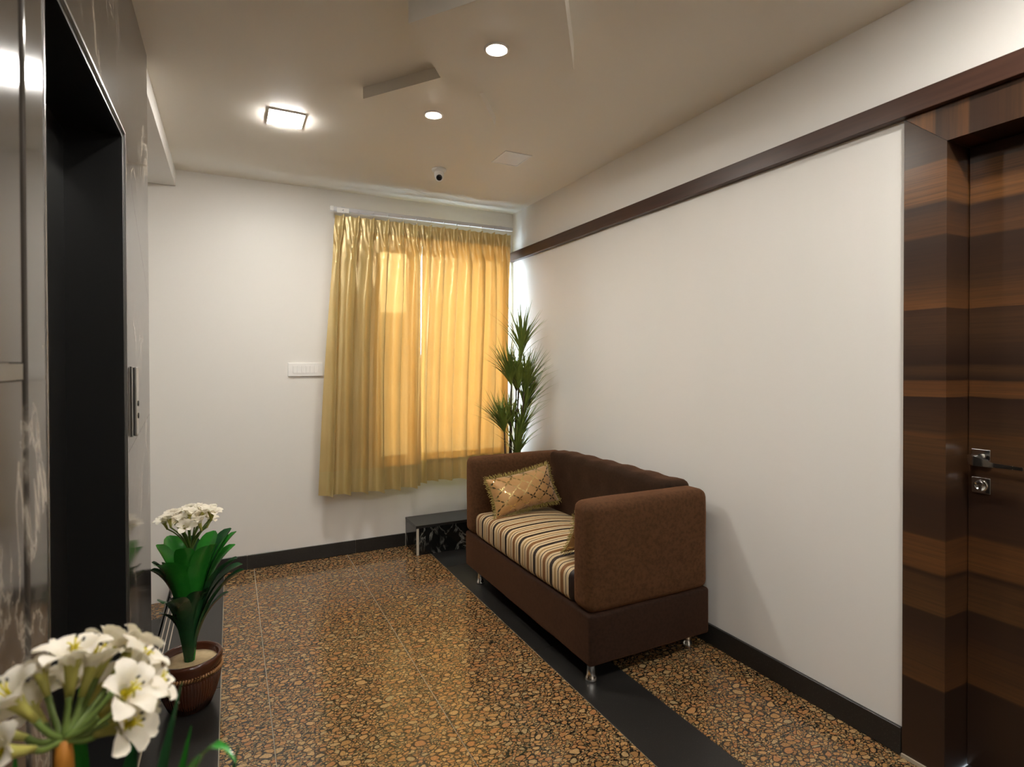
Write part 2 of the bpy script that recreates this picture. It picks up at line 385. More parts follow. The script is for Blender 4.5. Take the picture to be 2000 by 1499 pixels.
# ------------------------------------------------------------------ room shell
YN = -2.6                                                     # wall behind the photographer
XS = -0.335                                                   # landing edge of the stair
fl = tag(box('floor', XS, XR+0.0, YN, YB, -0.06, -0.004, M['grout']), kind='structure')
G = 0.0019
def tile(name, x0, x1, y0, y1, mat, z1=0.0, z0=-0.02):
    return box(name, x0+G, x1-G, y0+G, y1-G, z0, z1, mat, fl, bev=0.0008, seg=1, origin=((x0+x1)/2, (y0+y1)/2, 0))
ys = [YB, 2.822, 1.577, 0.332, -0.913, YN]
for a, b in ((-0.045, 0.13), (0.13, 0.732), (0.732, 1.268)):
    for i in range(5): tile('granite_tile', a, b, ys[i+1], ys[i], M['granite'])
yr = [YB, 3.85, 2.61, 1.36, 0.12, -1.12, YN]
for i in range(6): tile('granite_tile', 1.533, XR, yr[i+1], yr[i], M['granite'])
yk = [YB, 3.50, 2.29, 1.08, -0.13, -1.34, YN]
for i in range(6): tile('black_border_tile', 1.268, 1.533, yk[i+1], yk[i], M['black'])
yl = [YB, 4.0, 2.62]
tile('black_border_tile', XS, -0.045, 2.625, 3.98, M['black']); tile('black_border_tile', XS, -0.045, 3.98, YB, M['black'])
for a, b in ((1.2, 2.62), (-0.1, 1.2), (YN, -0.1)): tile('black_border_tile', -0.285, -0.045, a, b, M['black'])
for gx in (-0.313, -0.293, -0.273):
    box('groove_line', gx-0.0022, gx+0.0022, 2.64, YB-0.01, -0.001, 0.0006, M['groove'], fl)

# stair going down to the left behind the lift
for k in range(3):
    st = tag(boxes('floor_stair', [(XS-0.01-0.28*(k+1), XS-0.28*k, 2.62, YB, -0.125-0.15*k-0.15, -0.125-0.15*k-0.02)], M['grout']), kind='structure')
    z = -0.125-0.15*k; x1 = XS-0.28*k-0.002; x0 = x1-0.29
    box('granite_strip', x0, x1, 3.815, YB-0.002, z-0.02, z, M['granite'], st); box('black_tread', x0, x1, 2.62, 3.811, z-0.02, z, M['black'], st)
    box('riser', x1-0.001, x1+0.012, 2.62, YB-0.002, z, z+0.125 if k == 0 else z+0.13, M['black'], st)

XFL = -1.7
tag(box('floor_landing', XFL, XS, 2.60, YB, -0.75, -0.58, M['black']), kind='structure')
wb = []
wb += [(XFL, WX0, YB, YB+0.2, -0.75, ZC), (WX1, XR+0.3, YB, YB+0.2, -0.1, ZC), (WX0, WX1, YB, YB+0.2, -0.1, WZ0), (WX0, WX1, YB, YB+0.2, WZ1, ZC)]
tag(boxes('wall_back', wb, M['wall']), kind='structure')
DY0, DY1, DZ = 0.14, 0.97, 2.062                              # door opening
wr = [(XR, XR+0.3, 1.095, YB, -0.06, ZC), (XR, XR+0.3, YN, 0.012, -0.06, ZC), (XR, XR+0.3, 0.012, 1.095, 2.18, ZC)]
tag(boxes('wall_right', wr, M['wall']), kind='structure')
tag(box('wall_front', -1.2, XR+0.3, YN-0.15, YN, -0.06, ZC, M['wall']), kind='structure')
tag(box('ceiling', XFL-0.1, XR+0.3, YN-0.15, YB+0.2, ZC, ZC+0.1, M['ceil']), kind='structure')
tag(box('trim_1', XFL, -0.30, 2.70, YB, 2.47, ZC, M['wall'], bev=0.002), kind='structure')
tag(box('wall_stair', XFL-0.1, XFL, 2.5, YB+0.2, -0.7, ZC, M['wall']), kind='structure')
tag(box('wall_stair_side', XFL, -0.50, 2.47, 2.60, -0.7, ZC, M['wall']), kind='structure')

# skirting of black granite
sk = tag(box('baseboard_back', -0.335, 1.155, YB-0.006, YB, 0, 0.09, M['grout']), kind='structure')
for a, b in ((-0.335, 0.09), (0.09, 0.79), (0.79, 1.153)): box('skirting_tile', a+.001, b-.001, YB-0.014, YB-0.002, 0.002, 0.094, M['black'], sk, bev=0.001, seg=1)
sk = tag(box('baseboard_right', XR-0.006, XR, 1.098, 3.795, 0, 0.09, M['grout']), kind='structure')
for a, b in ((1.100, 2.30), (2.30, 3.52), (3.52, 3.795)): box('skirting_tile', XR-0.015, XR-0.002, a+.001, b-.001, 0.002, 0.096, M['black'], sk, bev=0.001, seg=1)
# dark wooden rail along the right wall
tag(box('trim_2', XR-0.036, XR+0.001, YN+0.02, YB-0.002, 2.180, 2.252, M['trim'], bev=0.002), kind='structure')

# stone step in the corner
st = tag(box('step', 1.175, XR-0.004, 3.815, YB-0.002, 0.0, 0.19, M['grout']), 'black veined marble step in the corner under the curtain', None, kind='structure')
box('side_slab', 1.158, 1.174, 3.800, YB-0.002, 0.002, 0.192, M['stepm'], st, bev=0.001, seg=1)
box('front_slab', 1.1775, XR-0.004, 3.797, 3.813, 0.002, 0.192, M['stepm'], st, bev=0.001, seg=1)
box('corner_joint', 1.160, 1.1772, 3.7985, 3.8145, 0.002, 0.191, M['groove'], st)
box('top_slab', 1.156, XR-0.003, 3.795, YB-0.002, 0.1925, 0.212, M['black'], st, bev=0.0015, seg=1)

# ------------------------------------------------------------------ lift wall
OY0, OY1, OZ = 1.225, 2.085, 2.065
lw = tag(boxes('wall_left', [(XL-0.22, XL-0.02, YN, OY0, -0.06, ZC), (XL-0.22, XL-0.02, OY1, 2.60, -0.06, ZC), (XL-0.22, XL-0.02, OY0, OY1, OZ, ZC)], M['grout']), kind='structure')
box('marble_slab', XL-0.02, XL, -0.2, 1.112, 0.002, 1.327, M['lift'], lw, bev=0.001, seg=1)
box('marble_slab', XL-0.02, XL, -0.2, 1.112, 1.354, ZC-0.001, M['lift'], lw, bev=0.001, seg=1)
box('marble_slab', XL-0.02, XL, YN, -0.203, 0.002, ZC-0.001, M['lift'], lw, bev=0.001, seg=1)
box('grey_strip', XL-0.02, XL+0.001, -0.2, 1.112, 1.328, 1.353, M['dullgrey'], lw)  # narrow grey band between the lower and upper slab
box('jamb_panel', XL-0.02, XL+0.004, 1.122, OY0-0.002, 0.002, OZ+0.30, M['lift'], lw, bev=0.003)
box('marble_slab', XL-0.02, XL, 1.122, OY0-0.002, OZ+0.303, ZC-0.001, M['lift'], lw, bev=0.001, seg=1)
# lintel and far pier meet on a mitre
def slab(poly):
    v = [(XL, y, z) for y, z in poly]+[(XL-0.02, y, z) for y, z in poly]; n = len(poly)
    f = [tuple(range(n)), tuple(range(2*n-1, n-1, -1))]+[(i, n+i, n+(i+1) % n, (i+1) % n) for i in range(n)]
    bm = bmesh.new(); vs = [bm.verts.new(p) for p in v]; [bm.faces.new([vs[i] for i in q]) for q in f]
    return frombm('marble_slab', bm, M['lift'], lw)
slab([(OY0-0.002, OZ+0.006), (OY1+0.006, OZ+0.006), (2.24, 1.905), (2.62, 1.60), (2.62, ZC-0.001), (OY0-0.002, ZC-0.001)])
slab([(OY1+0.006, 1.074), (2.62, 1.16), (2.62, 1.598), (2.24, 1.903), (OY1+0.006, OZ+0.004)])
slab([(OY1+0.006, 0.002), (2.62, 0.002), (2.62, 1.1585), (OY1+0.006, 1.0725)])
box('end_slab', XL-0.22, XL-0.0205, 2.60, 2.62, -0.6, ZC-0.001, M['lift'], lw)
boxes('steel_bead', [(XL-0.005, XL+0.0015, OY1, OY1+0.005, 0, OZ+0.006), (XL-0.005, XL+0.0015, OY0, OY1, OZ, OZ+0.006), (XL-0.005, XL+0.0055, OY0-0.004, OY0, 0, OZ+0.006)], M['steel'], lw)

d2 = empty('door_2', (XL-0.15, (OY0+OY1)/2, 0)); tag(d2, 'black lift doorway recessed in the dark marble wall', kind='structure')
ym = (OY0+OY1)/2
box('door_panel', XL-0.19, XL-0.15, OY0, ym-0.002, 0.004, OZ-0.012, M['blackm'], d2, bev=0.002)
box('door_panel', XL-0.19, XL-0.15, ym+0.002, OY1, 0.004, OZ-0.012, M['blackm'], d2, bev=0.002)
boxes('door_lining', [(XL-0.2, XL-0.0055, OY1-0.012, OY1, 0.004, OZ), (XL-0.2, XL-0.0055, OY0, OY0+0.012, 0.004, OZ), (XL-0.2, XL-0.0055, OY0+0.012, OY1-0.012, OZ-0.012, OZ)], M['blackm'], d2)
box('door_sill', XL-0.2, XL-0.001, OY0, OY1, -0.03, 0.003, M['steel'], d2)
box('backing', XL-0.22, XL-0.2, OY0, OY1, 0.0, OZ, M['blackm'], d2)

cp = empty('lift_call_panel', (XL, 2.183, 1.12)); tag(cp, 'slim steel lift call panel with violet digit reflection on the marble pier', 'call panel')
box('back_plate', XL, XL+0.006, 2.158, 2.208, 1.118, 1.346, M['steel'], cp, bev=0.002)
box('face_plate', XL+0.0085, XL+0.016, 2.160, 2.206, 1.120, 1.344, M['steel'], cp, bev=0.002)
box('shadow_gap', XL+0.006, XL+0.0085, 2.161, 2.205, 1.122, 1.342, M['rubber'], cp)
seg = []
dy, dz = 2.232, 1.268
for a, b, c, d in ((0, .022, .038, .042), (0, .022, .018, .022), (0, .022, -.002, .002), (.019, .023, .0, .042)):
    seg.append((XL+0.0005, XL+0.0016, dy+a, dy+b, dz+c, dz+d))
boxes('digit_reflection', seg, M['purple'], cp)  # display's reflection in the marble, put in as glowing segments
for zz in (1.185, 1.225): 
    v, f = lathe([(0.009, 0), (0.009, 0.002), (0.007, 0.003)], (XL+0.016, 2.183, zz), 16, Matrix.Rotation(PI/2, 3, 'Y')); mesh('call_button', v, f, M['rubber'], cp)

# ------------------------------------------------------------------ timber door on the right
d1 = empty('door_1', (XR, 0.555, 0)); tag(d1, 'walnut veneer flush door set back in its broad frame', kind='structure')
fx = XR-0.012
def prism(name, poly, x0, x1, mat, par):
    n = len(poly); v = [(x0, y, z) for y, z in poly]+[(x1, y, z) for y, z in poly]
    bm = bmesh.new(); vs = [bm.verts.new(p) for p in v]
    for q in [tuple(range(n)), tuple(range(2*n-1, n-1, -1))]+[(i, n+i, n+(i+1) % n, (i+1) % n) for i in range(n)]: bm.faces.new([vs[i] for i in q])
    return frombm(name, bm, mat, par)
prism('frame_jamb', [(DY1, 0.004), (1.098, 0.004), (1.098, 2.178), (DY1+0.0006, DZ)], fx, XR+0.145, M['wood'], d1)
prism('frame_jamb', [(DY0, 0.004), (0.012, 0.004), (0.012, 2.178), (DY0-0.0006, DZ)], fx, XR+0.145, M['wood'], d1)
prism('frame_head', [(DY1, DZ+.0008), (1.0975, 2.179), (0.0125, 2.179), (DY0, DZ+.0008)], fx, XR+0.145, M['woodx'], d1)
box('door_leaf', XR+0.122, XR+0.162, DY0+0.002, DY1-0.002, 0.012, DZ-0.003, M['wood'], d1, bev=0.001, seg=1)
box('threshold', XR+0.002, XR+0.17, DY0+0.002, DY1-0.002, -0.02, 0.008, M['black'], d1, bev=0.001, seg=1)
box('base_joint', fx-0.007, fx, 0.012, 1.098, 0.0, 0.012, M['grout'], d1)
box('backing', XR+0.163, XR+0.3, 0.012, 1.095, 0, 2.18, M['wood'], d1)
xd = XR+0.122
hy, hz = 0.930, 1.044
ro = box('handle_rose', xd-0.010, xd, hy-0.026, hy+0.026, hz-0.026, hz+0.026, M['chrome'], d1, bev=0.002)
v, f = tube([(xd-0.01, hy+0.004, hz), (xd-0.03, hy+0.004, hz), (xd-0.046, hy+0.001, hz)], 0.010, 12); mesh('spindle_neck', v, f, M['chrome'], ro, True)
lv, lf = [], []
prof = [(hy+0.015, 0.014, 0.012), (hy, 0.016, 0.013), (hy-0.025, 0.012, 0.010), (hy-0.05, 0.007, 0.006), (hy-0.10, 0.0055, 0.005), (hy-0.125, 0.0055, 0.005)]
for i, (yy, hh, tt) in enumerate(prof):
    zc = hz-0.003-0.004*min(i, 3); xx = xd-0.048
    lv += [(xx-tt, yy, zc-hh), (xx+tt, yy, zc-hh), (xx+tt, yy, zc+hh), (xx-tt, yy, zc+hh)]
for i in range(len(prof)-1):
    for k in range(4): lf.append((4*i+k, 4*i+(k+1) % 4, 4*i+4+(k+1) % 4, 4*i+4+k))
lf += [(3, 2, 1, 0), tuple(4*(len(prof)-1)+k for k in range(4))]
bm = bmesh.new(); vs = [bm.verts.new(p) for p in lv]; [bm.faces.new([vs[i] for i in q]) for q in lf]
bmesh.ops.bevel(bm, geom=list(bm.edges), offset=0.0012, segments=2, affect='EDGES'); frombm('lever', bm, M['chrome'], ro)
kz = 0.952
kr = box('lock_rose', xd-0.008, xd, hy-0.026, hy+0.026, kz-0.026, kz+0.026, M['chrome'], d1, bev=0.002)
RY = Matrix.Rotation(-PI/2, 3, 'Y')
v, f = lathe([(0.019, 0), (0.019, 0.003), (0.016, 0.0045), (0.015, 0.002)], (xd-0.008, hy, kz), 28, RY); mesh('lock_ring', v, f, M['chrome'], kr, True)
v, f = lathe([(0.0085, 0), (0.0085, 0.007), (0.007, 0.008)], (xd-0.008, hy, kz+0.006), 20, RY); v2, f2 = [], []
bm = bmesh.new(); vs = [bm.verts.new(p) for p in v]; [bm.faces.new([vs[i] for i in q]) for q in f]; bbox(bm, xd-0.015, xd-0.008, hy-0.0045, hy+0.0045, kz-0.016, kz+0.004)
frombm('lock_cylinder', bm, M['steel'], kr)
box('keyhole', xd-0.0166, xd-0.0158, hy-0.005, hy+0.005, kz+0.0055, kz+0.0075, M['rubber'], kr)

# ------------------------------------------------------------------ ceiling features
def diamond(name, cy, drop, label):
    cx, a, b = 0.852, 0.323, 0.43
    p = [(cx-a, cy), (cx, cy+b), (cx+a, cy), (cx, cy-b)]
    v = [(x, y, ZC-drop) for x, y in p]+[(x, y, ZC) for x, y in p]
    f = [(0, 1, 2, 3), (7, 6, 5, 4)]+[(i, 4+i, 4+(i+1) % 4, (i+1) % 4) for i in range(4)]
    bm = bmesh.new(); vs = [bm.verts.new(q) for q in v]; [bm.faces.new([vs[i] for i in q]) for q in f]
    return tag(frombm(name, bm, M['ceil']), label, kind='structure')
diamond('ceiling_drop_panel', 1.80, 0.100, 'larger diamond shaped dropped ceiling panel with spotlight')
diamond('ceiling_drop_panel', 2.502, 0.0495, 'shallower diamond shaped dropped ceiling panel near the camera dome')

def downlight(cx, cy, z, label):
    t = empty('downlight', (cx, cy, z)); tag(t, label, 'ceiling light', 'round recessed downlights')
    v, f = lathe([(0.030, 0), (0.031, -0.004), (0.040, -0.0055), (0.045, -0.003), (0.046, 0)], (cx, cy, z), 36)
    f = f[:-2]; mesh('bezel', v, f, M['white'], t, True)
    v, f = lathe([(0.030, -0.0005), (0.030, -0.004), (0.025, -0.0068), (0.010, -0.0082)], (cx, cy, z), 32); mesh('lens', v, f, M['spot'], t)
downlight(0.853, 1.805, ZC-0.1, 'round lit downlight in the larger diamond ceiling panel')
downlight(0.858, 2.512, ZC-0.0495, 'round lit downlight in the smaller far diamond ceiling panel')

def led_panel(cx, cy, hx, hy_, label, mat, thick=0.006, proud=0.005):
    t = empty('ceiling_light', (cx, cy, ZC)); tag(t, label, 'ceiling light')
    b = 0.008
    boxes('frame', [(cx-hx-b, cx-hx, cy-hy_-b, cy+hy_+b, ZC-thick, ZC), (cx+hx, cx+hx+b, cy-hy_-b, cy+hy_+b, ZC-thick, ZC), (cx-hx, cx+hx, cy-hy_-b, cy-hy_, ZC-thick, ZC), (cx-hx, cx+hx, cy+hy_, cy+hy_+b, ZC-thick, ZC)], M['white'], t)
    box('diffuser', cx-hx+0.0005, cx+hx-0.0005, cy-hy_+0.0005, cy+hy_-0.0005, ZC-thick-proud, ZC-0.0005, mat, t, bev=0.002 if proud > 0 else 0.0)
led_panel(0.252, 2.98, 0.074, 0.080, 'bright lit square ceiling panel left of the diamond panels', M['led'])
led_panel(1.498, 2.97, 0.078, 0.090, 'unlit square ceiling panel right of the camera dome', M['off'], 0.004, -0.001)
led_panel(0.252, 0.35, 0.078, 0.080, 'added lit square ceiling panel above the lift wall unseen behind the viewer', M['led'])  # unseen panel, added to even out the light on the walls
led_panel(1.50, 0.35, 0.078, 0.080, 'lit square ceiling panel above the door', M['led'])
led_panel(0.90, -1.5, 0.078, 0.080, 'added lit square ceiling panel unseen farthest behind the viewer', M['led'])  # added out of view, brings more light from the rear

# dome camera
cc = empty('security_camera', (1.172, 3.33, ZC)); tag(cc, 'white dome security camera with black lens on the ceiling', 'camera')
v, f = lathe([(0.044, 0), (0.046, -0.004), (0.043, -0.014), (0.034, -0.018)], (1.172, 3.33, ZC), 32); mesh('mount_plate', v, f, M['white'], cc, True)
v, f = lathe([(0.028, -0.016), (0.031, -0.03), (0.030, -0.045), (0.022, -0.06), (0.01, -0.066)], (1.172, 3.33, ZC), 28); mesh('ball_housing', v, f, M['white'], cc, True)
aim = (Vector((0.1, 0, 1.2))-Vector((1.172, 3.33, ZC-0.045))); aim.z *= 1.5; aim.normalize()
Q = Vector((0, 0, 1)).rotation_difference(aim).to_matrix(); o = Vector((1.172, 3.33, ZC-0.045))
v, f = lathe([(0.026, 0.0), (0.026, 0.034), (0.024, 0.037), (0.019, 0.037)], o, 28, Q); bl = mesh('barrel', v, f, M['white'], cc, True)
v, f = lathe([(0.019, 0.030), (0.0185, 0.0378), (0.012, 0.0405), (0.004, 0.0415)], o, 24, Q); mesh('lens_cover', v, f, M['lens'], bl, True)

# ------------------------------------------------------------------ window and curtains
wn = empty('window_1', ((WX0+WX1)/2, YB+0.1, WZ0)); tag(wn, 'white framed window behind the gold curtains', kind='structure')
fy0, fy1, fb = YB+0.07, YB+0.12, 0.045
xm = 1.235
boxes('window_frame', [(WX0, WX0+fb, fy0, fy1, WZ0, WZ1), (WX1-fb, WX1, fy0, fy1, WZ0, WZ1), (WX0+fb, WX1-fb, fy0, fy1, WZ0, WZ0+fb), (WX0+fb, WX1-fb, fy0, fy1, WZ1-fb, WZ1), (xm-0.03, xm+0.03, fy0+.001, fy1-.001, WZ0+fb, WZ1-fb)], M['white'], wn)
for a, b, gm in ((WX0+fb, xm-0.03, 'glass'), (xm+0.03, WX1-fb, 'frost')): box('window_pane', a, b, YB+0.092, YB+0.097, WZ0+fb, WZ1-fb, M[gm], wn)
prism('wall_outside', [(7.0, -4.0), (7.4, -4.0), (7.4, 2.05), (7.0, 1.95)], -4.0, 9.0, M['render'], None)['kind'] = 'structure'
box('window_sill', WX0, WX1, YB-0.004, fy0, WZ0-0.02, WZ0, M['white'], wn)

ra = empty('curtain_rail', (1.29, YB-0.10, 2.42)); tag(ra, 'white curtain track along the top of the back wall', 'curtain rail')
RZ = 2.405
box('track', 0.628, 2.005, YB-0.118, YB-0.092, RZ, RZ+0.026, M['alu'], ra, bev=0.002)
box('end_stop', 0.612, 0.634, YB-0.124, YB-0.088, RZ-0.004, RZ+0.030, M['white'], ra, bev=0.003)
box('cord_housing', 0.655, 0.735, YB-0.126, YB-0.118, RZ-0.012, RZ+0.020, M['white'], ra, bev=0.003)
for bx in (0.70, 1.32, 1.90): box('bracket', bx-0.012, bx+0.012, YB-0.105, YB, RZ+0.026, RZ+0.034, M['alu'], ra, bev=0.001)

def curtain(label, xt0, xt1, xb0, xb1, ztop, zbot, npl, seed, lean=0.0, fwd_off=0.0):
    rr = random.Random(seed); y0 = YB-0.112-fwd_off
    root = empty('curtain', ((xt0+xt1)/2, y0, zbot)); tag(root, label, 'curtain', 'gold satin curtains')
    ns, nz = npl*26, 84
    HH, HM = 0.095, 0.135
    zs = [ztop-HH*i/8 for i in range(9)]
    zb = zbot+HM
    zs += [zs[8]+(zb-zs[8])*i/64 for i in range(1, 65)]
    zs += [zb+(zbot-zb)*i/8 for i in range(1, 9)]
    jit = [rr.uniform(-.16, .16) for _ in range(npl+2)]; amps = [rr.uniform(.55, 1.25) for _ in range(npl+2)]; wid = [rr.uniform(.8, 1.2) for _ in range(npl+2)]
    P = []
    for j, z in enumerate(zs):
        tz = (ztop-z)/(ztop-zbot); row = []
        for i in range(ns+1):
            s = i/ns; ph = s*npl; k = min(int(ph), npl-1); fr = ph-k
            x = (xt0+(xt1-xt0)*s)*(1-tz**.8)+(xb0+(xb1-xb0)*s)*tz**.8
            # heading: pinched pleats, flat between
            pin = math.exp(-((fr-.5)/.075)**2)
            hy = -0.056*pin*(1.0-.25*math.cos(8*PI*fr))+0.008*math.sin(PI*fr)+0.004*math.sin(ph*23+z*45)*(j/8 if j <= 8 else 1)
            # drop: folds that open out from each pinch
            g = tz-HH/(ztop-zbot); b = max(0.0, min(1.0, g/0.10)); b = b*b*(3-2*b); fan = 1.7+7*max(0.0, 1-max(g, 0)/0.24)**1.5
            drift = (jit[k]*(1-fr)+jit[k+1]*fr)*min(1, tz*1.6)+0.10*math.sin(2.2*z+seed+3*s)
            A = (amps[k]*(1-fr)+amps[k+1]*fr)
            w2 = ph-.5+drift
            fold = -0.078*A*(.5+.5*math.cos(2*PI*w2))**fan-0.013*A*math.cos(4*PI*w2+1.1+jit[k]*6)*(0.3+0.7*tz)
            fold += 0.016*math.sin(2*PI*s*2.1+seed+1.3*z)*tz
            edge = min(1.0, min(s, 1-s)*npl/.6); fold *= .25+.75*edge
            spread = -0.016*math.sin(2*PI*w2)*A
            y = y0+hy*(1-b)+fold*b
            if g < 0.14 and g > -0.03: y += 0.004*math.sin(ph*17+z*60)*(1-abs(g-.05)/.1 if abs(g-.05) < .1 else 0)
            zz = z
            if j <= 8: zz += (1-j/8)*(0.006*pin-0.010*math.sin(PI*fr)*(1 if s > .8 and lean < 0 else .45))
            if j >= 72: zz += 0.010*math.sin(2*PI*w2)*A*.6+lean*s
            else: zz += lean*s*tz
            nn = noise.noise(Vector((x*9, z*3.1, seed)))*0.006*b
            row.append(Vector((x+spread*b, min(y+nn, YB-0.012), zz)))
        P.append(row)
    def part(name, j0, j1, mat, lift=0.0):
        v = [p+Vector((0, lift, 0)) for r in P[j0:j1+1] for p in r]; n = ns+1
        f = [(a*n+b, a*n+b+1, (a+1)*n+b+1, (a+1)*n+b) for a in range(j1-j0) for b in range(ns)]
        return mesh(name, v, f, mat, root, True)
    part('heading_band', 0, 8, M['hem'], -0.004); part('drape', 7, 72, M['curtain']); part('hem', 71, 80, M['hem'], -0.003)
    # turned-in side edges and hooks
    for k in range(npl):
        i = int((k+.5)/npl*ns); p = P[0][i]
        v, f = tube([p+Vector((0, .016, -.05)), p+Vector((0, .018, 0)), p+Vector((0, .012, .035)), (p.x, YB-0.105, RZ+0.004)], 0.0022, 6); mesh('hook', v, f, M['alu'], root, True)
    return root
curtain('left gold satin curtain panel hanging beside the switch plate', 0.640, 1.256, 0.530, 1.235, 2.368, 0.468, 6, 3, -0.004, 0.03)
curtain('right gold satin curtain panel hanging behind the tall plant', 1.270, 1.985, 1.212, 1.960, 2.372, 0.486, 7, 11, 0.012)

# switch plate
sw = empty('switch_plate', (0.455, YB, 1.27)); tag(sw, 'white modular switch plate on the wall beside the curtain', 'switch')
box('cover_plate', 0.346, 0.570, YB-0.016, YB, 1.272, 1.364, M['white'], sw, bev=0.003)
boxes('inner_rim', [(0.372, 0.544, YB-0.0175, YB-0.016, 1.288, 1.2905), (0.372, 0.544, YB-0.0175, YB-0.016, 1.3465, 1.349), (0.372, 0.3745, YB-0.0175, YB-0.016, 1.288, 1.349), (0.5415, 0.544, YB-0.0175, YB-0.016, 1.288, 1.349)], M['white'], sw)
for k in range(6): box('rocker', 0.377+k*0.0272, 0.402+k*0.0272, YB-0.0195, YB-0.016, 1.293, 1.344, M['white'], sw, bev=0.0015)

# ------------------------------------------------------------------ sofa
SX0, SX1, SY0, SY1 = 1.322, 2.000, 1.912, 3.280
so = empty('armchair_sofa', ((SX0+SX1)/2, (SY0+SY1)/2, 0)); tag(so, 'brown suede box sofa with striped seat against the white wall', 'sofa')
def soft(name, x0, x1, y0, y1, z0, z1, mat, bev, puff=0.0, seg=4, cuts=10, fn=None):
    bm = bmesh.new(); bbox(bm, x0, x1, y0, y1, z0, z1, bev, seg)
    bmesh.ops.subdivide_edges(bm, edges=[e for e in bm.edges if e.calc_length() > 0.12], cuts=cuts, use_grid_fill=True)
    for v in bm.verts:
        if puff:
            u = [(v.co.x-x0)/(x1-x0), (v.co.y-y0)/(y1-y0), (v.co.z-z0)/(z1-z0)]
            for a in range(3):
                o = [b for b in range(3) if b != a]
                e = 1.0
                for b in o: e *= max(0, 1-(2*u[b]-1)**4)
                v.co[a] += (2*u[a]-1)*puff*e
        v.co += Vector((noise.noise(v.co*7), noise.noise(v.co*7+Vector((9, 0, 0))), noise.noise(v.co*7+Vector((0, 9, 0)))))*0.0022
        if fn: fn(v)
    return frombm(name, bm, mat, so, True)
AT = 0.136
soft('base', SX0, SX1, SY0, SY1, 0.085, 0.300, M['base'], 0.014)
def tap(v):   # arm tops dip slightly and the inner edge rolls
    pass
soft('arm', SX0, SX1-0.005, SY0, SY0+AT, 0.301, 0.762, M['arm'], 0.036, 0.004)
soft('arm', SX0, SX1-0.005, SY1-AT, SY1, 0.301, 0.768, M['arm'], 0.036, 0.004)
tuf = [(ty, tz) for tz in (0.52, 0.66) for ty in [2.15+0.18*i+(0.09 if tz > .6 else 0) for i in range(6)]]
def tuft(v):
    if v.co.x < 1.90:
        d = 0
        for ty, tz in tuf: d += math.exp(-(((v.co.y-ty)/.03)**2+((v.co.z-tz)/.03)**2))
        v.co.x += 0.014*min(d, 1)
    if v.co.z > 0.74: v.co.z += 0.004*math.sin(v.co.y*34)
soft('backrest', 1.862, SX1+0.002, SY0+AT-0.02, SY1-AT+0.02, 0.301, 0.782, M['back'], 0.032, 0.006, cuts=22, fn=tuft)
def crown(v):
    if v.co.z > 0.36: v.co.z += 0.020*max(0, 1-((v.co.y-2.596)/.55)**2)*max(0, 1-((v.co.x-1.57)/.32)**2)-0.02*max(0, (v.co.x-1.6)/.26)
soft('seat_cushion', SX0+0.004, 1.868, SY0+AT+0.001, SY1-AT-0.001, 0.298, 0.440, M['stripe'], 0.035, 0.006, fn=crown)
for ty, tz in tuf:
    v, f = lathe([(0.009, 0), (0.008, 0.004), (0.004, 0.006)], (1.872, ty, tz), 12, Matrix.Rotation(-PI/2, 3, 'Y')); mesh('button', v, f, M['back'], so, True)
for lx, ly in ((SX0+0.045, SY0+0.055), (SX0+0.045, SY1-0.13), (SX1-0.05, SY0+0.09), (SX1-0.05, SY1-0.09)):
    v, f = lathe([(0.026, 0.0), (0.0265, 0.006), (0.022, 0.018), (0.0185, 0.028), (0.018, 0.07), (0.022, 0.078), (0.022, 0.086)], (lx, ly, 0), 24); mesh('leg', v, f, M['chrome'], so, True)

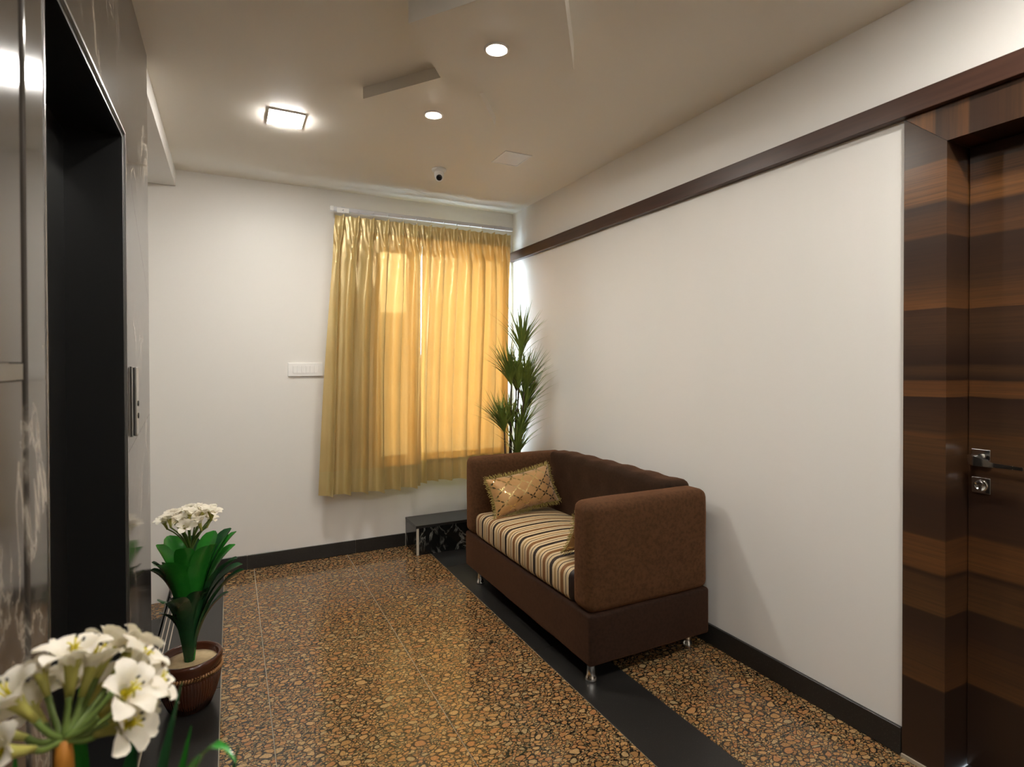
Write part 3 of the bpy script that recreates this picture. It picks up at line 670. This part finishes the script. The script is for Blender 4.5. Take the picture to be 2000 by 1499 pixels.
# ------------------------------------------------------------------ cushions
def pillow(center, wv, hv, thick, label, seed):
    c = Vector(center); wv = Vector(wv); hv = Vector(hv); W, H = wv.length, hv.length
    X = wv.normalized(); Y = (hv-X*hv.dot(X)).normalized(); Z = X.cross(Y)
    n, m = 28, 18; rr = random.Random(seed)
    def out(u, v):   # edges pull in between the corners
        return Vector(((u-.5)*W*(1-.07*(1-(2*v-1)**2)), (v-.5)*H*(1-.10*(1-(2*u-1)**2)), 0))
    verts, faces, uvs = [], [], []
    for side in (1, -1):
        for j in range(m+1):
            for i in range(n+1):
                u, v = i/n, j/m
                h = (max(0, 1-abs(2*u-1)**2.6)*max(0, 1-abs(2*v-1)**2.6))**.55*thick/2
                h += 0.004*noise.noise(Vector((u*6, v*5, seed+side)))*(1 if h > 0.004 else 0)
                p = out(u, v)+Vector((0, 0, side*max(h, 0.001)))
                verts.append(c+X*p.x+Y*p.y+Z*p.z); uvs.append((u, v))
    N = (n+1)*(m+1)
    for s in (0, 1):
        for j in range(m):
            for i in range(n):
                a = s*N+j*(n+1)+i; q = (a, a+1, a+n+2, a+n+1); faces.append(q if s == 0 else q[::-1])
    rim = [i for i in range(n+1)]+[j*(n+1)+n for j in range(1, m+1)]+[m*(n+1)+i for i in range(n-1, -1, -1)]+[j*(n+1) for j in range(m-1, 0, -1)]
    for a, b in zip(rim, rim[1:]+rim[:1]): faces.append((b, a, a+N, b+N))
    me = bpy.data.meshes.new('throw_cushion'); me.from_pydata([tuple(v) for v in verts], [], faces); me.update()
    ul = me.uv_layers.new(name='UVMap')
    for l in me.loops: ul.data[l.index].uv = uvs[l.vertex_index]
    o = link('throw_cushion', me, M['pillow'], None, True, origin=c)
    tag(o, label, 'cushion', 'gold fringed cushions')
    # looped fringe all round
    parts = []
    edge = []
    for a, b in ((0, 1), (1, 2), (2, 3), (3, 0)):
        cs = [(0, 0), (1, 0), (1, 1), (0, 1)]; k = int((W if a % 2 == 0 else H)/0.0048)
        for i in range(k):
            t_ = i/k; edge.append((cs[a][0]+(cs[b][0]-cs[a][0])*t_, cs[a][1]+(cs[b][1]-cs[a][1])*t_))
    for (u, v) in edge:
        p = out(u, v); d = Vector(((u-.5)*(1 if u in (0, 1) else .25), (v-.5)*(1 if v in (0, 1) else .25), 0)).normalized()
        L = rr.uniform(.017, .028); sd = Vector((-d.y, d.x, 0)); zo = rr.uniform(-.5, .5)
        q0 = p; q1 = p+d*L*.6+sd*rr.uniform(-.004, .004)+Vector((0, 0, zo*.008)); q2 = p+d*L+sd*rr.uniform(-.008, .008)+Vector((0, 0, zo*.018))
        parts.append(tube([c+X*q.x+Y*q.y+Z*q.z for q in (q0, q1, q2)], [.0014, .0016, .0011], 4))
    v, f = merge(parts); fo = mesh('fringe', v, f, M['fringe'], o); fo['kind'] = 'stuff'
    return o
pillow((1.585, 2.995, 0.582), (0.445, 0.035, 0.050), (-0.022, 0.085, 0.215), 0.145, 'gold patterned fringed cushion leaning in the far corner of the sofa', 5)
pillow((1.605, 2.165, 0.570), (0.43, 0.0, 0.0), (0.0, -0.105, 0.20), 0.10, 'gold fringed cushion mostly hidden behind the near sofa arm', 9)

# ------------------------------------------------------------------ plants
def pot(t, c, s=1.0, h=0.205, r=0.112):
    pr = [(0.070*s, 0), (0.078*s, 0.008), (0.094*s, 0.06), (0.106*s, 0.115), (0.110*s, 0.145), (0.112*s, 0.150)]
    x, y, z = c
    k = h/0.205
    prof = [(0.066, 0), (0.074, 0.006), (0.092, 0.05), (0.106, 0.10), (0.112, 0.140), (0.1125, 0.150), (0.109, 0.158), (0.110, 0.166), (0.1155, 0.180), (0.117, 0.194), (0.113, 0.204), (0.106, 0.205), (0.100, 0.198), (0.098, 0.17)]
    v, f = lathe([(a*s*r/0.112, b*k) for a, b in prof], c, 44); mesh('pot_body', v, f, M['pot'], t, True)
    # rope band of small slanted beads and vertical flutes
    parts = []
    for i in range(72):
        a = 2*PI*i/72; rr_ = 0.1135*s*r/0.112; a2 = a+.05
        parts.append(tube([(x+rr_*math.cos(a), y+rr_*math.sin(a), z+0.146*k), (x+(rr_+.001)*math.cos((a+a2)/2), y+(rr_+.001)*math.sin((a+a2)/2), z+0.153*k), (x+rr_*math.cos(a2), y+rr_*math.sin(a2), z+0.160*k)], 0.0042*s, 5))
    v, f = merge(parts); mesh('rope_band', v, f, M['potband'], t, True)
    parts = []
    for i in range(64):
        a = 2*PI*i/64
        parts.append(tube([(x+q*s*r/0.112*math.cos(a), y+q*s*r/0.112*math.sin(a), z+b*k) for q, b in ((0.0755, 0.012), (0.092, 0.052), (0.1055, 0.10), (0.111, 0.136))], 0.0022*s, 5))
    v, f = merge(parts); mesh('flutes', v, f, M['pot'], t, True)
    v, f = lathe([(0.100*s*r/0.112, 0.16*k), (0.0995*s*r/0.112, 0.176*k), (0.05*s, 0.181*k)], c, 32)
    mesh('filler', v, f, M['soil'], t, True)

def strap(base, az, L, rise, out, W, curl=0.0, mat=None, parent=None, n=22, name='leaf'):
    """broad strap leaf leaving `base` at azimuth az, climbing `rise` and reaching `out`"""
    d = Vector((math.cos(az), math.sin(az), 0)); b = Vector(base)
    p1 = b+d*out*0.22+Vector((0, 0, rise*0.78)); p2 = b+d*out+Vector((0, 0, rise-curl))
    path = bez(b+d*0.012, p1, p2, n)
    ws = []
    for i in range(n):
        t = i/(n-1); ws.append(W*(0.34+0.66*min(1, t/.68)**.9)*(1 if t < .78 else max(0.05, max(0.0, 1-((t-.78)/.222)**2.2)**.5)))
    v, f = blade(path, ws, side_hint=Vector((0, 0, 1)) if False else -d.cross(Vector((0, 0, 1))).cross(Vector((0, 0, 1))).normalized() if False else None, fold=0.34, across=3)
    return mesh(name, v, f, mat, parent, True)

def umbel_flower(c, aim, size, parent, detail, seed):
    """trumpet flower: green-yellow tube, six petals, stamens"""
    rr = random.Random(seed); c = Vector(c); aim = Vector(aim).normalized()
    Q = Vector((0, 0, 1)).rotation_difference(aim).to_matrix() @ Matrix.Rotation(rr.uniform(0, 1), 3, 'Z'); s = size
    v, f = lathe([(0.10*s, -1.25*s), (0.14*s, -0.85*s), (0.18*s, -0.55*s), (0.27*s, -0.18*s)], c, 14, Q); f = f[:-1]
    fo = mesh('flower', v, f, M['throat'], parent, True)
    pet = []
    for k in range(6):
        a = PI/3*k; op = rr.uniform(.65, .95) if k % 2 else rr.uniform(.85, 1.15); n = 8; rows = []
        vv = []; ff = []
        wmax = 0.37*s*(1 if k % 2 == 0 else .84)
        for i in range(n):
            t = i/(n-1); rad = 0.13*s+op*s*0.90*t**1.5; z = -0.55*s+1.15*s*math.sin(min(t*1.35, 1.55))*(1.10-.35*op)-0.75*s*max(0, t-.62)**1.3
            wd = wmax*(0.36+0.64*math.sin(min(1, t/.66)*PI/2)) if t < .66 else wmax*max(.04, (1-((t-.66)/.36)**2.4))**.55
            for j in range(5):
                q = (j-2)/2; cup = 0.10*s*abs(q)**1.6*(1-.3*t)+0.02*s*math.sin(q*4+t*7+k)
                vv.append(Vector((rad*math.cos(a)-q*wd*math.sin(a), rad*math.sin(a)+q*wd*math.cos(a), z+cup)))
        for i in range(n-1):
            for j in range(4): ff.append((i*5+j, i*5+j+1, i*5+j+6, i*5+j+5))
        pet.append(([c+Q @ p for p in vv], ff))
    if detail:
        for v, f in pet: mesh('petal', v, f, M['petal'], fo, True)
        st, an = [], []
        for k in range(5):
            a = 2*PI*k/5+.3; tip = Vector((.20*s*math.cos(a), .20*s*math.sin(a), .32*s*rr.uniform(.6, 1.1)))
            st.append(tube([c+Q @ p for p in (Vector((0.03*s*math.cos(a), .03*s*math.sin(a), -.3*s)), Vector((.09*s*math.cos(a), .09*s*math.sin(a), .2*s)), tip)], 0.028*s, 6))
            if k < 2: an.append(tube([c+Q @ (tip+Vector((0, 0, -.03*s))), c+Q @ (tip+Vector((.03*s, .02*s, .07*s)))], 0.04*s, 6))
        v, f = merge(st); mesh('stamens', v, f, M['stamen'], fo, True); v, f = merge(an); mesh('anthers', v, f, M['anther'], fo, True)
        # pale yellow heart
        v, f = lathe([(0.17*s, -0.24*s), (0.17*s, -0.26*s), (0.05*s, -0.36*s)], c, 14, Q); mesh('heart', v, f[:-2], M['stamen'], fo, True)
    else:
        v, f = merge(pet); mesh('petals', v, f, M['petal'], fo, True)
    return fo

# potted clivia on the floor beside the lift
PC = (-0.152, 2.535, 0.0)
cl = empty('potted_lily', PC); tag(cl, 'potted white flowering plant in brown ceramic pot on the floor by the lift', 'plant', 'white flowering pot plants')
pot(cl, PC)
CB = (PC[0], PC[1], 0.165)
camdir = math.atan2(-2.5, 0.15)
# (azimuth relative to the viewer direction, rise, reach, half width, curl, dark?)
leaves = [(0.05, .42, .09, .052, .0, 0), (0.40, .34, .11, .046, .02, 1), (-.30, .40, .26, .050, .05, 1), (-.62, .45, .13, .050, .0, 0), (.75, .49, .13, .046, .0, 0), (-.58, .52, .19, .046, .06, 0), (1.05, .45, .19, .046, .03, 1),
          (-1.5, .43, .13, .046, .03, 1), (1.45, .42, .19, .046, .05, 1), (1.75, .47, .17, .046, .03, 0), (-1.95, .48, .12, .048, .0, 0), (2.4, .49, .14, .048, .0, 0), (-2.6, .49, .14, .048, .0, 0), (3.1, .47, .15, .048, .0, 1),
          (-.95, .25, .12, .030, .0, 1), (1.35, .27, .14, .030, .0, 1), (.12, .27, .065, .050, .0, 1), (-.75, .30, .085, .046, .0, 1), (.8, .30, .09, .044, .0, 1), (1.25, .36, .20, .044, .0, 1)]
leaves += [(-.15, .50, .13, .044, .0, 0), (.45, .50, .15, .044, .0, 0), (2.0, .52, .17, .044, .02, 1), (1.6, .50, .17, .042, .0, 0), (-1.2, .46, .13, .044, .02, 1)]
for az, rise, out, W, curl, dk in leaves:
    W *= .86
    strap(CB, camdir+az, 0.5, rise, out, W, curl, M['leafd'] if dk else M['leaf'], cl)
rr = random.Random(4); UC = Vector((PC[0]+0.006, PC[1], 0.60))
v, f = tube([(PC[0], PC[1], 0.17), (PC[0]+.003, PC[1], .40), UC], [0.012, 0.010, 0.009], 10); mesh('flower_stem', v, f, M['stalk'], cl, True)
for k in range(18):
    a = k*2.4; rad = 0.012+0.082*math.sqrt((k+.5)/18); top = Vector((UC.x+rad*math.cos(a), UC.y+rad*math.sin(a), 0.778+rr.uniform(-.03, .02)-rad*.28))
    aim = (top-UC).normalized()*.6+Vector((rr.uniform(-.4, .4), rr.uniform(-.6, .3), .5)); 
    v, f = tube(bez(UC, (UC.x+rad*.25*math.cos(a), UC.y+rad*.25*math.sin(a), .68), top-aim.normalized()*.044, 6), 0.0028, 6); mesh('flower_stalk', v, f, M['stalk'], cl, True)
    umbel_flower(top, aim, 0.036, cl, False, 40+k)

# large flowering plant close to the viewer
NP = Vector((-0.160, 0.752, 0.0))
nl = empty('potted_lily', NP); tag(nl, 'large white lily cluster in the close foreground at the lower left', 'plant', 'white flowering pot plants')
pot(nl, tuple(NP), 0.80, 0.24, 0.112)
NU = Vector((-0.163, 0.750, 0.948))
v, f = tube([(NP.x, NP.y, .2), (NP.x+.004, NP.y, .55), NU+Vector((0, 0, -.055))], [.013, .011, .009], 12); mesh('flower_stem', v, f, M['stalk'], nl, True)
v, f = tube([NU+Vector((0, 0, -.055)), NU+Vector((0, 0, -.02)), NU], [.0105, .009, .007], 12); mesh('peduncle', v, f, M['orange'], nl, True)
FF = (Vector((0, 0, 1.35))-NU).normalized(); FR = Vector((0, 0, 1)).cross(FF).normalized(); FU = FF.cross(FR)    # spokes of the umbel: right, up and outward
spokes = [(-.56, .72, .5, 1.05), (.12, 1.05, .40, 1.1), (.38, .95, .10, 1.0), (.62, 1.12, -.2, 1.0), (.90, 1.02, -.2, 1.0), (.93, .74, .30, 1.0), (.72, .33, .85, 1.05), (1.08, .34, .30, 1.0), (.72, -.08, .60, 1.0), (-.66, .08, .60, 1.0),
          (-.27, 1.02, -.2, .85), (.1, .8, -.7, .9), (-.4, .6, -.6, .9), (.5, .6, -.75, .9), (.92, .1, -.5, .9), (-.78, .4, -.3, .9)]
for k, (a, b, c, s) in enumerate(spokes):
    d = (FR*a+FU*b+FF*c); rad = 0.079*d.length; dn = d.normalized(); tip = NU+dn*rad
    aim = (dn+FU*.08+FF*.10).normalized()
    fs = 0.034*s
    v, f = tube(bez(NU, NU+dn*rad*.35+Vector((0, 0, -.012)), tip-aim*fs*1.22, 8), [.0032]*7+[.0036], 8); mesh('flower_stalk', v, f, M['stalk'], nl, True)
    umbel_flower(tip, aim, fs, nl, True, 90+k)
def nleaf(p0, p1, p2, W, mat, hint=None):
    n = 14; path = bez(p0, p1, p2, n); ws = [W*(0.75+.25*math.sin(PI*i/(n-1)))*(1 if i < 9 else max(.05, 1-((i-8)/5)**1.6)) for i in range(n)]
    v, f = blade(path, ws, side_hint=hint, fold=.3, across=2); mesh('leaf', v, f, mat, nl, True)
b0 = NP+Vector((0, 0, .22))
def at(px, py, d):   # point seen at a photo pixel at depth d
    return Vector((0, 0, 1.35))+(r2*((px-1000)/1089.2)-u2*((py-722.1)/1089.2)+fwd)*d
nleaf(b0, at(250, 1760, 0.63), at(356, 1330, 0.64), .011, M['leafd'], -fwd)
nleaf(b0, at(290, 1800, 0.57), at(374, 1418, 0.57), .012, M['leaf'], -fwd)
nleaf(b0, at(330, 1240, 0.54), at(462, 1490, 0.52), .013, M['leaf'], Vector((0, 0, 1)))
nleaf(b0, at(420, 1700, 0.61), at(466, 1455, 0.63), .009, M['leafd'], -fwd)
nleaf(b0, at(170, 1700, 0.64), at(155, 1345, 0.70), .022, M['leaf'], -fwd)
nleaf(b0, at(230, 1700, 0.70), at(268, 1400, 0.73), .020, M['leafd'], -fwd)
nleaf(b0, at(40, 1760, 0.61), at(30, 1470, 0.57), .018, M['leaf'], -fwd)
nleaf(b0, b0+Vector((.02, -.1, .5)), b0+Vector((.06, -.26, .55)), .02, M['leaf'])
nleaf(b0, b0+Vector((.10, .05, .45)), b0+Vector((.28, .05, .40)), .02, M['leafd'])

# tall artificial dracaena behind the sofa
DP = Vector((1.74, 3.50, 0.0))
dr = empty('potted_dracaena', DP); tag(dr, 'tall artificial dracaena with spiky leaf heads behind the sofa', 'plant')
pot(dr, tuple(DP), 1.0, 0.24, 0.125)
heads = [((1.838, 3.50, 1.425), (.08, 0, 1), .32, 40), ((1.755, 3.49, 1.235), (-.30, -.1, 1), .28, 36), ((1.846, 3.47, 1.165), (.32, -.1, 1), .30, 40), ((1.858, 3.50, 1.03), (.50, 0, 1), .30, 36), ((1.80, 3.47, 1.20), (.05, -.2, 1), .27, 30),
         ((1.700, 3.49, 0.905), (-.45, 0, 1), .27, 36), ((1.80, 3.45, 0.86), (.25, -.2, 1), .26, 30), ((1.765, 3.42, 0.725), (0, -.1, 1), .25, 34), ((1.83, 3.56, 1.18), (-.05, .2, 1), .27, 28), ((1.76, 3.50, 0.92), (-.1, .1, 1), .25, 26)]
rr = random.Random(21)
for k, (c, ax, L, n) in enumerate(heads):
    c = Vector(c); ax = Vector(ax).normalized()
    base = DP+Vector((rr.uniform(-.025, .025), rr.uniform(-.025, .025), .2))
    v, f = tube(bez(base, (base.x*.35+c.x*.65, base.y*.4+c.y*.6, c.z*.55), c, 10), [.009-.004*i/9 for i in range(10)], 8); mesh('stem', v, f, M['bark'], dr, True)
    parts = []
    n = int(n*1.25)
    for i in range(n):
        az = i*2.4+k; sp = 0.08+1.15*(i/n)**1.0
        side = Vector((math.cos(az), math.sin(az), 0)); d0 = (ax+side*sp*.45).normalized(); d1 = (ax*(1.0-.25*sp)+side*sp*1.0).normalized()
        l = L*1.12*rr.uniform(.75, 1.15); p0 = c+Vector((0, 0, rr.uniform(-.04, .02))); p1 = p0+d0*l*.5; p2 = p1+d1*l*.5+Vector((0, 0, -.03*sp))
        if p2.x > XR-0.01: p2.x = XR-0.012-rr.uniform(0, .02)
        if p1.x > XR-0.02: p1.x = XR-0.03
        ws = [.0046, .0066, .0074, .0066, .0048, .0026, .0005]
        parts.append(blade(bez(p0, p1, p2, 7), ws, side_hint=side.cross(ax) if False else None, fold=.35, across=1))
    v, f = merge(parts); mesh('leaf_head', v, f, M['grass'], dr, True)
